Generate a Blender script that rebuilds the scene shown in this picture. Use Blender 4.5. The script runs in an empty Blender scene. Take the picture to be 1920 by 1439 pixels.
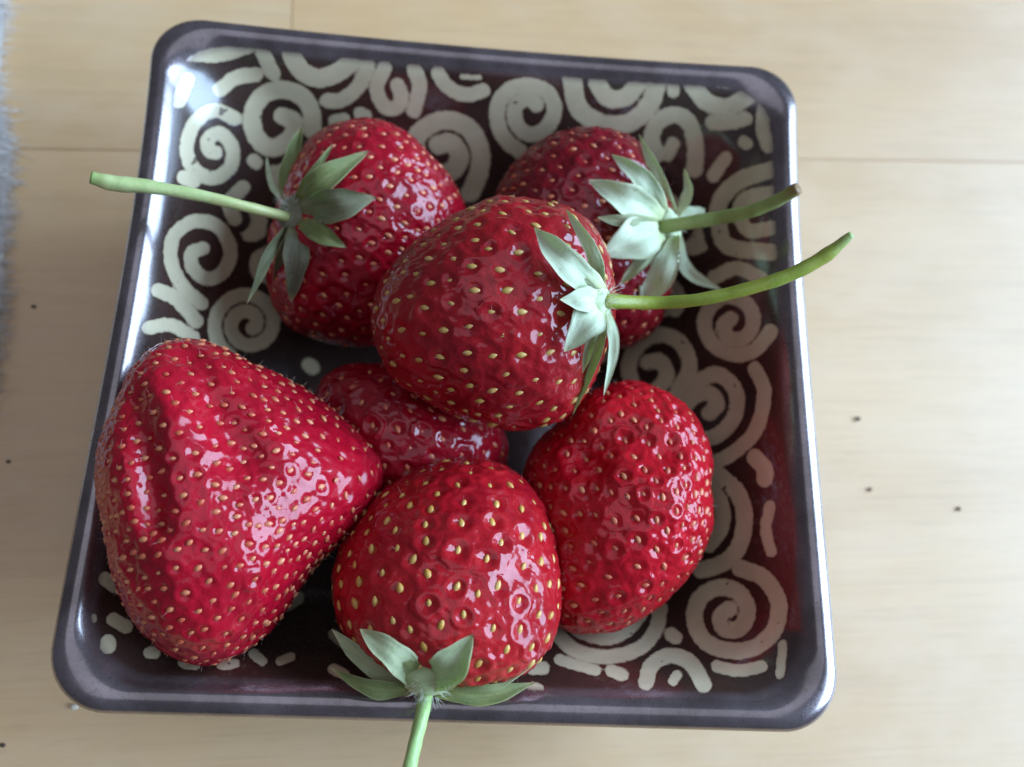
import bpy, bmesh, math, random
import numpy as np
from mathutils import Matrix, Vector

random.seed(7)
rng = np.random.default_rng(11)
MM = 0.001
scene = bpy.context.scene
coll = scene.collection

# ------------------------------------------------------------------ camera
F_PX = 1900.0                       # focal length in photograph pixels (1920 wide)
CAM_R = np.array([[0.99451261, -0.05678006, -0.08786753],
                  [0.02741929, 0.95200656, -0.304847],
                  [0.1009597, 0.30076492, 0.94833939]])
CAM_C = np.array([-8.08211, -59.62198, 203.03852])      # millimetres
cam_data = bpy.data.cameras.new("camera")
cam = bpy.data.objects.new("camera", cam_data)
coll.objects.link(cam)
cam_data.sensor_width = 36.0
cam_data.lens = 36.0 * F_PX / 1920.0
cam_data.clip_start = 0.005
cam_data.clip_end = 50.0
m = Matrix([list(CAM_R[i]) + [CAM_C[i] * MM] for i in range(3)] + [[0, 0, 0, 1]])
cam.matrix_world = m
cam_data.dof.use_dof = True
cam_data.dof.focus_distance = 0.158
cam_data.dof.aperture_fstop = 13.0
scene.camera = cam

# ------------------------------------------------------------------ light
world = bpy.data.worlds.new("World")
scene.world = world
world.use_nodes = True
bg = world.node_tree.nodes["Background"]
bg.inputs[0].default_value = (0.76, 0.81, 1.0, 1)
bg.inputs[1].default_value = 0.14

def area_light(name, loc, target, sx, sy, power, color):
    d = bpy.data.lights.new(name, 'AREA')
    d.shape = 'RECTANGLE'; d.size = sx; d.size_y = sy
    d.energy = power; d.color = color
    o = bpy.data.objects.new(name, d); coll.objects.link(o)
    o.location = loc
    o.rotation_euler = (Vector(target) - Vector(loc)).to_track_quat('-Z', 'Y').to_euler()
    return o
area_light("window_light", (1.82, 0.24, 0.94), (0.0, 0.0, 0.02), 2.30, 1.45, 160.0, (0.50, 0.71, 1.0))
area_light("ceiling_bounce_fill", (-0.2, 0.1, 2.2), (-0.2, 0.1, 0.0), 2.2, 2.2, 12.5, (0.78, 0.84, 1.0))  # added overhead fill standing in for ceiling bounce, lifts the shaded wood; no actual lamp

scene.view_settings.view_transform = 'Standard'
scene.view_settings.look = 'None'
scene.view_settings.exposure = 0.0
scene.view_settings.gamma = 1.0
scene.view_settings.use_curve_mapping = False
scene.render.engine = 'CYCLES'
scene.render.resolution_x = 1024
scene.render.resolution_y = 767

# ------------------------------------------------------------------ helpers
def ray(px, py):
    return CAM_R @ np.array([(px - 960.0) / F_PX, -(py - 719.5) / F_PX, -1.0])

def at(px, py, z):
    """photograph pixel at height z (mm) -> point in mm"""
    d = ray(px, py)
    return CAM_C + d * ((z - CAM_C[2]) / d[2])

def project(P):
    c = (np.asarray(P) - CAM_C) @ CAM_R
    return np.stack([960 + F_PX * c[:, 0] / -c[:, 2], 719.5 - F_PX * c[:, 1] / -c[:, 2]], 1)

def nrm(v):
    v = np.asarray(v, float); return v / np.linalg.norm(v)

def catmull(pts, n=10):
    pts = np.asarray(pts, float)
    P = np.vstack([2 * pts[0] - pts[1], pts, 2 * pts[-1] - pts[-2]])
    out = []
    t = np.linspace(0, 1, n, endpoint=False)[:, None]
    for i in range(1, len(P) - 2):
        a, b, c, d = P[i - 1], P[i], P[i + 1], P[i + 2]
        out.append(0.5 * (2 * b + (c - a) * t + (2 * a - 5 * b + 4 * c - d) * t ** 2 + (3 * b - a - 3 * c + d) * t ** 3))
    out.append(pts[-1:])
    return np.vstack(out)

def mesh_obj(name, verts_mm, faces, mat, parent=None, smooth=True, origin=None):
    me = bpy.data.meshes.new(name)
    V = np.asarray(verts_mm, float)
    if origin is not None: V = V - origin
    me.from_pydata((V * MM).tolist(), [], faces if isinstance(faces, list) else faces.tolist())
    if mat: me.materials.append(mat)
    if smooth: me.polygons.foreach_set('use_smooth', [True] * len(me.polygons))
    me.update()
    o = bpy.data.objects.new(name, me); coll.objects.link(o)
    if parent: o.parent = parent
    return o

def tag(o, label=None, cat=None, group=None, kind=None):
    if label: o['label'] = label
    if cat: o['category'] = cat
    if group: o['group'] = group
    if kind: o['kind'] = kind
    return o

def empty(name, loc_mm):
    o = bpy.data.objects.new(name, None); coll.objects.link(o)
    o.empty_display_size = 0.01
    o.location = [c * MM for c in loc_mm]
    return o

# ------------------------------------------------------------------ node helpers
class NT:
    def __init__(self, name):
        self.mat = bpy.data.materials.new(name); self.mat.use_nodes = True
        self.t = self.mat.node_tree
        self.b = self.t.nodes['Principled BSDF']
    def n(self, kind, **kw):
        nd = self.t.nodes.new(kind)
        for k, v in kw.items():
            if k.startswith('i_'):
                nd.inputs[k[2:].replace('_', ' ')].default_value = v
            else: setattr(nd, k, v)
        return nd
    def l(self, a, b): self.t.links.new(a, b)
    def noise(self, vec, scale, detail=3, rough=0.55, dist=0.0):
        nd = self.n('ShaderNodeTexNoise'); nd.inputs['Scale'].default_value = scale
        nd.inputs['Detail'].default_value = detail; nd.inputs['Roughness'].default_value = rough
        nd.inputs['Distortion'].default_value = dist
        if vec is not None: self.l(vec, nd.inputs['Vector'])
        return nd.outputs['Fac']
    def mapping(self, vec, scale=(1, 1, 1), loc=(0, 0, 0)):
        nd = self.n('ShaderNodeMapping'); nd.inputs['Scale'].default_value = scale; nd.inputs['Location'].default_value = loc
        self.l(vec, nd.inputs['Vector']); return nd.outputs[0]
    def rng(self, v, a, b, c=0.0, d=1.0, smooth=False):
        nd = self.n('ShaderNodeMapRange')
        if smooth: nd.interpolation_type = 'SMOOTHSTEP'
        for i, x in enumerate((a, b, c, d)): nd.inputs[1 + i].default_value = x
        self.l(v, nd.inputs[0]); return nd.outputs[0]
    def mix(self, f, a, b, blend='MIX'):
        nd = self.n('ShaderNodeMix', data_type='RGBA', blend_type=blend)
        for s, v in ((0, f), (6, a), (7, b)):
            if hasattr(v, 'is_linked') or hasattr(v, 'links'): self.l(v, nd.inputs[s])
            elif isinstance(v, (int, float)): nd.inputs[s].default_value = v
            else: nd.inputs[s].default_value = (*v, 1) if len(v) == 3 else v
        return nd.outputs[2]
    def math(self, op, a, b=None):
        nd = self.n('ShaderNodeMath', operation=op)
        for s, v in ((0, a), (1, b)):
            if v is None: continue
            if isinstance(v, (int, float)): nd.inputs[s].default_value = v
            else: self.l(v, nd.inputs[s])
        return nd.outputs[0]
    def bump(self, h, strength, dist):
        nd = self.n('ShaderNodeBump'); nd.inputs['Strength'].default_value = strength; nd.inputs['Distance'].default_value = dist
        self.l(h, nd.inputs['Height']); self.l(nd.outputs[0], self.b.inputs['Normal']); return nd
    def set(self, **kw):
        for k, v in kw.items():
            s = self.b.inputs[k.replace('_', ' ')]
            if hasattr(v, 'links'): self.l(v, s)
            else: s.default_value = (*v, 1) if isinstance(v, tuple) and len(v) == 3 and s.type == 'RGBA' else v

# ------------------------------------------------------------------ materials
def wood_material():
    k = NT("pale_wood")
    tc = k.n('ShaderNodeTexCoord').outputs['Object']
    oi = k.n('ShaderNodeObjectInfo')
    off = k.n('ShaderNodeVectorMath', operation='ADD'); k.l(tc, off.inputs[0])
    comb = k.n('ShaderNodeCombineXYZ')
    k.l(k.math('MULTIPLY', oi.outputs['Random'], 3.0), comb.inputs[0]); k.l(k.math('MULTIPLY', oi.outputs['Random'], 7.0), comb.inputs[1])
    k.l(comb.outputs[0], off.inputs[1]); v = off.outputs[0]
    broad = k.noise(k.mapping(v, (4, 30, 30)), 1.0, 4, 0.5, 0.6)
    grain = k.noise(k.mapping(v, (14, 260, 260)), 1.0, 5, 0.6, 0.4)
    fib = k.noise(k.mapping(v, (60, 1500, 1500)), 1.0, 3, 0.6)
    blot = k.noise(k.mapping(v, (45, 75, 75)), 1.0, 5, 0.62)
    c = k.mix(k.rng(broad, 0.32, 0.68), (0.72, 0.475, 0.23), (0.63, 0.395, 0.175))
    c = k.mix(k.math('MULTIPLY', k.rng(grain, 0.48, 0.76), 0.22), c, (0.42, 0.24, 0.10))
    c = k.mix(k.math('MULTIPLY', k.rng(fib, 0.46, 0.74), 0.24), c, (0.38, 0.22, 0.10))
    c = k.mix(k.math('MULTIPLY', k.rng(blot, 0.42, 0.68), 0.5), c, (0.72, 0.50, 0.29))
    # short darker flecks along the grain
    vo = k.noise(k.mapping(v, (70, 700, 700)), 1.0, 2, 0.5)
    c = k.mix(k.math('MULTIPLY', k.rng(vo, 0.64, 0.78), 0.18), c, (0.22, 0.14, 0.09))
    c = k.mix(1.0, c, oi.outputs['Color'], 'MULTIPLY')
    k.set(Base_Color=c, Roughness=k.rng(blot, 0.3, 0.7, 0.46, 0.54), Specular_IOR_Level=0.8)
    k.set(Coat_Weight=1.0, Coat_Roughness=0.52, Coat_IOR=1.55)
    h = k.math('ADD', k.math('MULTIPLY', fib, 0.5), k.math('ADD', grain, k.math('MULTIPLY', blot, 1.2)))
    k.bump(h, 0.16, 0.0002)
    return k.mat

def glaze_material():
    k = NT("glazed_stoneware")
    tc = k.n('ShaderNodeTexCoord').outputs['Object']
    sd = k.n('ShaderNodeAttribute', attribute_name='swirl').outputs['Fac']
    lip = k.n('ShaderNodeAttribute', attribute_name='lip').outputs['Fac']
    wob = k.noise(tc, 900, 2)
    sdw = k.math('ADD', sd, k.rng(wob, 0.3, 0.7, -0.10, 0.10))
    cream_f = k.rng(sdw, 0.10, -0.16, 0.0, 1.0, True)
    n1 = k.noise(tc, 160, 4); n2 = k.noise(tc, 1400, 3); n3 = k.noise(tc, 55, 3)
    cream = k.mix(k.rng(n1, 0.3, 0.7), (0.58, 0.51, 0.34), (0.47, 0.41, 0.27))
    # thin glaze breaks darker brown at the edge of each stroke
    edge = k.rng(sdw, -0.35, -0.05, 0.0, 1.0, True)
    cream = k.mix(k.math('MULTIPLY', edge, 0.35), cream, (0.20, 0.12, 0.07))
    pit = k.rng(k.noise(tc, 520, 1, 0.4), 0.735, 0.765)
    cream = k.mix(k.math('MULTIPLY', pit, 0.8), cream, (0.05, 0.03, 0.025))
    brown = k.mix(k.rng(n3, 0.35, 0.65), (0.046, 0.026, 0.020), (0.032, 0.019, 0.015))
    dark = k.rng(sdw, 0.05, 0.45, 1.0, 0.0, True)
    brown = k.mix(k.math('MULTIPLY', dark, 0.5), brown, (0.025, 0.014, 0.010))
    lipc = k.mix(k.rng(k.math('ADD', k.math('MULTIPLY', n1, 0.6), k.math('MULTIPLY', n3, 0.4)), 0.36, 0.62), (0.25, 0.205, 0.215), (0.125, 0.098, 0.098))
    lipc = k.mix(k.math('MULTIPLY', k.rng(n2, 0.55, 0.72), 0.45), lipc, (0.07, 0.045, 0.04))
    base = k.mix(cream_f, brown, cream)
    base = k.mix(lip, base, lipc)
    k.set(Base_Color=base, Specular_IOR_Level=0.35, Coat_Weight=k.rng(lip, 0.0, 1.0, 0.85, 1.0), Coat_Roughness=k.rng(n1, 0.3, 0.7, 0.10, 0.19), Coat_IOR=1.7)
    k.set(Metallic=k.math('MULTIPLY', lip, 0.75))
    k.set(Roughness=k.math('SUBTRACT', k.math('ADD', k.rng(n2, 0.3, 0.7, 0.25, 0.36), k.math('MULTIPLY', cream_f, 0.06)), k.math('MULTIPLY', lip, 0.06)))
    h = k.math('ADD', k.math('MULTIPLY', cream_f, -0.8), k.math('ADD', k.math('MULTIPLY', n1, 0.8), k.math('MULTIPLY', n2, 0.12)))
    k.bump(h, 0.5, 0.00018)
    return k.mat

def flesh_material(name, deep, bright, rough=0.27):
    k = NT(name)
    tc = k.n('ShaderNodeTexCoord').outputs['Object']
    n1 = k.noise(tc, 110, 4); n2 = k.noise(tc, 480, 3); n3 = k.noise(tc, 2600, 3)
    c = k.mix(k.rng(n1, 0.3, 0.7), deep, bright)
    c = k.mix(k.math('MULTIPLY', k.rng(n2, 0.5, 0.75), 0.35), c, (bright[0] * 1.1, bright[1] * 2.2, bright[2] * 1.4))
    stalk = k.n('ShaderNodeAttribute', attribute_name='stalk').outputs['Fac']
    c = k.mix(k.rng(stalk, 0.55, 1.0, 0.0, 0.45, True), c, (bright[0] * 1.25, bright[1] * 4.0, bright[2] * 2.2))
    k.set(Base_Color=c, Roughness=rough + 0.14, Specular_IOR_Level=0.06)
    k.set(Subsurface_Weight=0.12, Subsurface_Scale=0.0014, Subsurface_Radius=(1.0, 0.12, 0.10))
    gl = k.noise(tc, 210, 4, 0.65)
    k.set(Coat_Weight=k.rng(gl, 0.35, 0.65, 0.7, 1.0), Coat_Roughness=k.rng(gl, 0.35, 0.65, 0.20, 0.06), Coat_IOR=1.46)
    k.bump(k.math('ADD', k.math('MULTIPLY', n3, 0.6), k.math('MULTIPLY', n2, 2.0)), 0.6, 0.00020)
    return k.mat

def seed_material(name, a, b):
    k = NT(name)
    oi = k.n('ShaderNodeObjectInfo').outputs['Random']
    tc = k.n('ShaderNodeTexCoord').outputs['Object']
    c = k.mix(oi, a, b)
    c = k.mix(k.math('MULTIPLY', k.noise(tc, 1500, 2), 0.4), c, (a[0] * 0.6, a[1] * 0.5, a[2] * 0.4))
    k.set(Base_Color=c, Roughness=0.35, Specular_IOR_Level=0.5, Subsurface_Weight=0.15, Subsurface_Scale=0.0006)
    return k.mat

def leaf_material(name, a, b, vein):
    k = NT(name)
    at_ = k.n('ShaderNodeAttribute', attribute_name='leaf_uv').outputs['Vector']
    sep = k.n('ShaderNodeSeparateXYZ'); k.l(at_, sep.inputs[0])
    tc = k.n('ShaderNodeTexCoord').outputs['Object']
    n1 = k.noise(tc, 260, 4); n2 = k.noise(tc, 1700, 3)
    c = k.mix(k.rng(n1, 0.3, 0.7), a, b)
    fib = k.noise(k.mapping(at_, (3, 14, 1)), 1.6, 3)
    c = k.mix(k.math('MULTIPLY', k.rng(fib, 0.42, 0.66), 0.75), c, vein)
    spot = k.noise(tc, 700, 3, 0.6)
    c = k.mix(k.math('MULTIPLY', k.rng(spot, 0.58, 0.72), 0.45), c, (a[0] * 0.55, a[1] * 0.5, a[2] * 0.4))
    c = k.mix(k.rng(sep.outputs[0], 0.84, 1.0, 0.0, 0.6, True), c, (0.42, 0.33, 0.16))
    mid = k.rng(k.math('ABSOLUTE', sep.outputs[1]), 0.0, 0.14, 1.0, 0.0, True)
    c = k.mix(k.math('MULTIPLY', mid, 0.35), c, vein)
    c = k.mix(k.rng(sep.outputs[0], 0.0, 0.30, 0.55, 0.0, True), c, (vein[0] * 0.95, vein[1], vein[2] * 0.6))
    edge = k.rng(k.math('ABSOLUTE', sep.outputs[1]), 0.84, 1.0, 0.0, 1.0, True)
    c = k.mix(k.math('MULTIPLY', edge, 0.4), c, (0.45, 0.42, 0.20))
    k.set(Base_Color=c, Roughness=0.55, Specular_IOR_Level=0.4, Sheen_Weight=0.12, Sheen_Roughness=0.5)
    k.set(Subsurface_Weight=0.15, Subsurface_Scale=0.0006, Subsurface_Radius=(0.5, 1.0, 0.3))
    k.bump(k.math('ADD', fib, k.math('MULTIPLY', n2, 0.5)), 0.5, 0.0002)
    return k.mat

def stem_material(name, a, b, tip):
    k = NT(name)
    tc = k.n('ShaderNodeTexCoord').outputs['Object']
    at_ = k.n('ShaderNodeAttribute', attribute_name='leaf_uv').outputs['Vector']
    sep = k.n('ShaderNodeSeparateXYZ'); k.l(at_, sep.inputs[0])
    c = k.mix(k.rng(k.noise(tc, 330, 4), 0.3, 0.7), a, b)
    c = k.mix(k.math('MULTIPLY', k.rng(k.noise(tc, 90, 3), 0.5, 0.7), 0.35), c, (a[0] * 1.5, a[1] * 0.8, a[2] * 0.8))
    c = k.mix(k.math('MULTIPLY', k.rng(k.noise(k.mapping(at_, (30, 9, 1)), 1.0, 3), 0.5, 0.7), 0.45), c, (a[0] * 1.5, a[1] * 1.2, a[2] * 1.4))
    c = k.mix(k.rng(sep.outputs[0], 0.86, 1.0, 0.0, 0.85), c, tip)
    k.set(Base_Color=c, Roughness=0.42, Specular_IOR_Level=0.45, Subsurface_Weight=0.2, Subsurface_Scale=0.001, Subsurface_Radius=(0.5, 1.0, 0.3))
    k.bump(k.noise(tc, 1500, 3), 0.4, 0.0002)
    return k.mat

def plain_material(name, a, b, scale, rough):
    k = NT(name)
    tc = k.n('ShaderNodeTexCoord').outputs['Object']
    k.set(Base_Color=k.mix(k.rng(k.noise(tc, scale, 4), 0.3, 0.7), a, b), Roughness=rough, Specular_IOR_Level=0.3)
    return k.mat

M_WOOD = wood_material()
M_GLAZE = glaze_material()
M_CLOTH = plain_material("grey_wool", (0.80, 0.76, 0.72), (0.66, 0.62, 0.58), 300, 0.9)
M_CRUMB = plain_material("dark_crumb", (0.06, 0.045, 0.03), (0.10, 0.075, 0.05), 900, 0.8)
M_CRUMB_PALE = plain_material("pale_crumb", (0.75, 0.70, 0.58), (0.62, 0.55, 0.42), 900, 0.7)
M_DOWN = plain_material("white_down", (0.75, 0.76, 0.66), (0.66, 0.66, 0.52), 600, 0.5)
M_HAIR = plain_material("fine_hair", (0.62, 0.50, 0.42), (0.55, 0.30, 0.25), 600, 0.4)

# ------------------------------------------------------------------ table
ROT = math.radians(4.1)
table = empty("wooden_table", (0, 0, 0)); table.rotation_euler[2] = ROT
tag(table, "pale varnished wooden table top of wide glued planks", "table", kind="structure")
def plank(x0, x1, y0, y1, tint):
    bm = bmesh.new()
    bmesh.ops.create_cube(bm, size=1.0)
    sx, sy, sz = (x1 - x0 - 0.08), (y1 - y0 - 0.08), 22.0
    bmesh.ops.scale(bm, vec=(sx * MM, sy * MM, sz * MM), verts=bm.verts)
    bmesh.ops.bevel(bm, geom=[e for e in bm.edges], offset=0.16 * MM, segments=2, affect='EDGES')
    me = bpy.data.meshes.new("plank"); bm.to_mesh(me); bm.free(); me.materials.append(M_WOOD)
    o = bpy.data.objects.new("plank", me); coll.objects.link(o); o.parent = table
    o.location = ((x0 + x1) / 2 * MM, (y0 + y1) / 2 * MM, -sz / 2 * MM)
    o.color = (*tint, 1)
    return o
SEAM, PW = 59.2, 152.0
rows = [(SEAM + PW, [-480, 130, 520]), (SEAM, [-520, -36.5, 540]), (SEAM - PW, [-500, 175, 500]), (SEAM - 2 * PW, [-530, -140, 260, 510]), (SEAM - 3 * PW, [-500, 90, 500]), (SEAM + 2 * PW, [-520, -60, 480])]
tints = [(1, 1, 1), (1.0, 1.0, 1.0), (0.97, 0.98, 1.0), (0.92, 0.88, 0.82), (0.98, 0.97, 0.95), (1.0, 0.98, 0.95)]
i = 0
for y0, xs in rows:
    for a, b in zip(xs[:-1], xs[1:]):
        t = tints[i % len(tints)]; i += 1
        plank(a, b, y0, y0 + PW, t)

# ------------------------------------------------------------------ dish
NA = 960
PROFILE = [  # half side, height, corner radius (mm), inside first
    (0.0, 5.0, 0.0), (12, 5.0, 4), (24, 5.4, 9), (31, 6.8, 12), (37, 10.2, 13), (42, 15.0, 13.5), (46, 20.5, 13.5),
    (49.5, 26.5, 13), (52.3, 32.0, 12.5), (54.4, 35.4, 11), (56.0, 37.4, 10), (57.3, 38.55, 9.5), (58.4, 39.0, 9.5), (59.6, 38.8, 9.5), (60.6, 38.3, 9.5), (61.1, 37.5, 9.5), (61.2, 36.4, 9.5),
    (60.7, 35.0, 9.5), (58.5, 32.0, 9.5), (55.0, 26.0, 12), (50.0, 17.0, 12), (43.0, 8.0, 12), (38.5, 3.5, 11), (37.5, 1.0, 11), (36.8, 0.0, 11), (34.0, 0.0, 10), (33.2, 1.2, 10), (31, 2.0, 9), (0.0, 2.0, 0)]
def ring_xy(a, rc, th):
    c, s = np.cos(th), np.sin(th)
    ac, as_ = np.abs(c), np.abs(s)
    mx, mn = np.maximum(ac, as_), np.minimum(ac, as_)
    t = mn / mx
    r = a / mx
    q = a - rc
    corner = a * t > q
    # ray (mx,mn)*r hits circle centred (q,q) radius rc
    bq = q * (mx + mn); cq = 2 * q * q - rc * rc
    rr = bq + np.sqrt(np.maximum(bq * bq - cq, 0))
    r = np.where(corner, rr, r)
    x, y = r * c, r * s
    k = (a / 61.0) ** 3
    tx = np.clip(x / max(a, 1e-6), -1, 1); ty = np.clip(y / max(a, 1e-6), -1, 1)
    wx = np.clip((np.abs(tx) - 0.5) / 0.5, 0, 1); wy = np.clip((np.abs(ty) - 0.5) / 0.5, 0, 1)
    bx = 2.4 * (1 - ty ** 2) * (0.6 + 0.5 * ty) * wx * k
    by = np.where(y > 0, 1.2, 0.0) * (1 - tx ** 2) * wy * k
    x = x - np.sign(x) * bx; y = y - np.sign(y) * by
    return x * 1.015, y * 1.015
PR = np.array(PROFILE)
dense = []
for i0 in range(len(PR) - 1):
    seg = np.linalg.norm(PR[i0 + 1, :2] - PR[i0, :2])
    stepmm = 0.40 if i0 < 9 else (0.35 if i0 < 17 else 2.0)
    dense.append(max(2, int(seg / stepmm)))
full = [PR[0]]
Pp = np.vstack([PR[0], PR, PR[-1]])
for i0, n in enumerate(dense):
    a, b, c, d = Pp[i0], Pp[i0 + 1], Pp[i0 + 2], Pp[i0 + 3]
    for j in range(1, n + 1):
        t = j / n
        full.append(0.5 * (2 * b + (c - a) * t + (2 * a - 5 * b + 4 * c - d) * t ** 2 + (3 * b - a - 3 * c + d) * t ** 3))
full = np.array(full)
top_ring = int(np.argmax(full[:, 1]))
th = np.linspace(0, 2 * np.pi, NA, endpoint=False)
V = [np.array([[0, 0, full[0, 1]]])]
ring_a = [0.0]
for a, z, rc in full[1:-1]:
    a = max(a, 0.05); rc = min(max(rc, 0.0), a * 0.98)
    x, y = ring_xy(a, rc, th)
    wv = 0.35 * np.sin(2 * th + 0.6) * (z / 39.0) + 0.2 * np.sin(3 * th + 2.0) * (z / 39.0)
    V.append(np.stack([x, y, np.full(NA, z) + (wv if z > 1.5 else 0)], 1)); ring_a.append(a)
V.append(np.array([[0, 0, full[-1, 1]]]))
nr = len(V) - 2
V = np.vstack(V)
idx = lambda r: 1 + r * NA + np.arange(NA)
faces = []
i0 = idx(0); faces += [[0, int(i0[j]), int(i0[(j + 1) % NA])] for j in range(NA)]
for r in range(nr - 1):
    A, B = idx(r), idx(r + 1); A2, B2 = np.roll(A, -1), np.roll(B, -1)
    faces += np.stack([A, B, B2, A2], 1).tolist()
il = idx(nr - 1); last = len(V) - 1
faces += [[last, int(il[(j + 1) % NA]), int(il[j])] for j in range(NA)]

# --- swirl decoration, traced as strokes (photograph pixels), baked on the inside as a signed distance in mm
S = []
def st(w, *pts): S.append((w * (1.14 if w <= 26 else 1.04), catmull(pts, 8) if len(pts) > 2 else np.array([np.array(pts[0]) * (1 - t) + np.array(pts[-1]) * t for t in np.linspace(0, 1, 8)], float)))
def spiral_pts(cx, cy, R, w, turns, phi, d, ax=1.0, ay=1.0, rin=None):
    n = int(28 * turns); t = np.linspace(0, 1, n)
    r = (R - w / 2) * (1 - t) + (w * 0.42 if rin is None else rin) * t
    a = math.radians(phi) + d * 2 * np.pi * turns * t
    return np.stack([cx + ax * r * np.cos(a), cy + ay * r * np.sin(a)], 1)
def sp(cx, cy, R, w, turns, phi, d, ax=1.0, ay=1.0, rin=None): S.append((w, spiral_pts(cx, cy, R, w, turns, phi, d, ax, ay, rin)))
st(34, (587, 245), (583, 205), (562, 178), (525, 168), (490, 182), (473, 217), (480, 255), (506, 277), (535, 268), (551, 247), (549, 226), (530, 218))
st(25, (440, 222), (400, 207), (362, 235), (350, 285), (368, 322), (402, 334), (432, 312), (435, 275), (412, 250), (390, 262), (392, 282), (404, 286))
st(27, (378, 569), (345, 540), (322, 495), (325, 445), (365, 415), (410, 427), (432, 470), (420, 508), (390, 523), (362, 503), (360, 475), (380, 466))
sp(465, 608, 82, 28, 1.8, 120, 1)
st(26, (297, 545), (330, 560), (368, 602)); st(24, (278, 615), (320, 610), (362, 632))
st(26, (350, 100), (402, 104), (440, 96), (468, 86)); st(26, (413, 168), (443, 146), (480, 140))
st(26, (494, 98), (502, 118), (513, 138))
st(36, (547, 103), (566, 133), (597, 147), (630, 138), (658, 118))
st(29, (614, 189), (642, 187), (674, 160), (690, 122))
st(22, (627, 227), (645, 223)); st(22, (675, 212), (686, 216))
st(26, (722, 128), (707, 165), (720, 198), (742, 203), (753, 184), (746, 160))
st(26, (777, 130), (787, 160), (777, 208))
st(28, (822, 138), (840, 163), (873, 178), (907, 170)); st(10, (868, 144), (900, 146))
st(36, (882, 362), (899, 320), (900, 280), (880, 242), (842, 226), (805, 235), (780, 262), (785, 310), (815, 330), (850, 318), (862, 292), (845, 268), (822, 272))
st(30, (975, 284), (945, 258), (932, 215), (946, 176), (985, 160), (1025, 172), (1040, 205), (1025, 240), (992, 252), (968, 230), (968, 200), (990, 184), (1006, 196))
st(36, (1073, 150), (1086, 203), (1130, 232), (1180, 230), (1218, 197), (1233, 150)); st(34, (1120, 155), (1140, 184), (1174, 182), (1198, 155))
st(22, (1262, 160), (1263, 172))
st(32, (1302, 318), (1304, 268), (1290, 228), (1262, 215), (1232, 232), (1222, 262), (1232, 290)); st(24, (1252, 290), (1262, 270))
st(34, (1300, 160), (1326, 192), (1367, 200), (1422, 168)); st(12, (1348, 158), (1368, 160))
st(28, (1336, 230), (1370, 230), (1398, 223)); st(22, (1395, 266), (1400, 270)); st(24, (1433, 205), (1430, 240), (1440, 275)); st(24, (1360, 297), (1338, 330))
st(32, (1448, 318), (1385, 340), (1350, 378), (1348, 420), (1366, 462), (1446, 474)); st(28, (1445, 362), (1400, 372), (1386, 400), (1404, 432), (1446, 428)); st(16, (1408, 385), (1414, 388))
st(28, (1340, 520), (1383, 503), (1428, 524))
st(29, (1445, 622), (1415, 657), (1377, 665), (1336, 645), (1321, 605), (1337, 570), (1368, 556), (1402, 572), (1413, 605), (1395, 634), (1368, 634), (1356, 612), (1370, 598))
st(30, (1270, 735), (1293, 690), (1280, 648), (1245, 628), (1205, 640), (1180, 680), (1190, 725), (1225, 735), (1250, 705), (1238, 678), (1215, 680))
st(28, (1416, 692), (1433, 735), (1420, 800), (1385, 842), (1335, 868), (1280, 868), (1235, 820)); st(30, (1300, 720), (1345, 702), (1380, 735), (1375, 785), (1338, 820), (1295, 815), (1280, 775), (1300, 745), (1330, 738), (1345, 758), (1330, 775))
st(32, (1416, 858), (1434, 880), (1434, 898))
st(32, (1340, 885), (1380, 920), (1396, 965), (1388, 1020), (1358, 1055), (1315, 1070)); st(30, (1320, 900), (1352, 945), (1352, 990), (1330, 1022)); st(26, (1290, 930), (1310, 975))
st(20, (1444, 950), (1436, 993), (1446, 1035))
st(32, (1388, 1066), (1432, 1084), (1460, 1130), (1452, 1180), (1420, 1212), (1375, 1221), (1326, 1206), (1303, 1165), (1313, 1122), (1350, 1102), (1386, 1112), (1402, 1145), (1388, 1178), (1360, 1180), (1351, 1158), (1367, 1142))
st(16, (1468, 1208), (1463, 1265)); st(22, (1345, 1250), (1387, 1258), (1428, 1250))
st(30, (1212, 1280), (1222, 1248), (1255, 1230), (1295, 1243), (1320, 1285)); st(18, (1262, 1278), (1270, 1266))
st(24, (1259, 1190), (1267, 1196)); st(20, (1050, 1238), (1117, 1257)); st(22, (1147, 1258), (1168, 1266)); st(24, (1000, 1253), (1018, 1253))
st(28, (1040, 1185), (1083, 1222), (1143, 1232), (1200, 1216), (1230, 1180), (1238, 1140)); st(28, (1085, 1183), (1133, 1197), (1173, 1184), (1200, 1152))
st(30, (203, 1205), (203, 1212)); st(24, (212, 1162), (236, 1176)); st(22, (281, 1224), (290, 1224)); st(20, (345, 1244), (366, 1247)); st(18, (415, 1247), (440, 1245)); st(18, (475, 1226), (492, 1240)); st(16, (525, 1240), (545, 1232)); st(10, (176, 1156), (177, 1164))
st(18, (625, 1190), (640, 1205)); st(20, (625, 1255), (645, 1265)); st(24, (196, 1085), (215, 1100)); st(24, (476, 301), (480, 305)); st(26, (345, 333), (362, 340)); st(26, (455, 352), (430, 380), (440, 410)); st(28, (580, 685), (586, 690)); st(28, (335, 190), (352, 150)); st(20, (1000, 1290), (1010, 1292))
n_traced = len(S)
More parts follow.
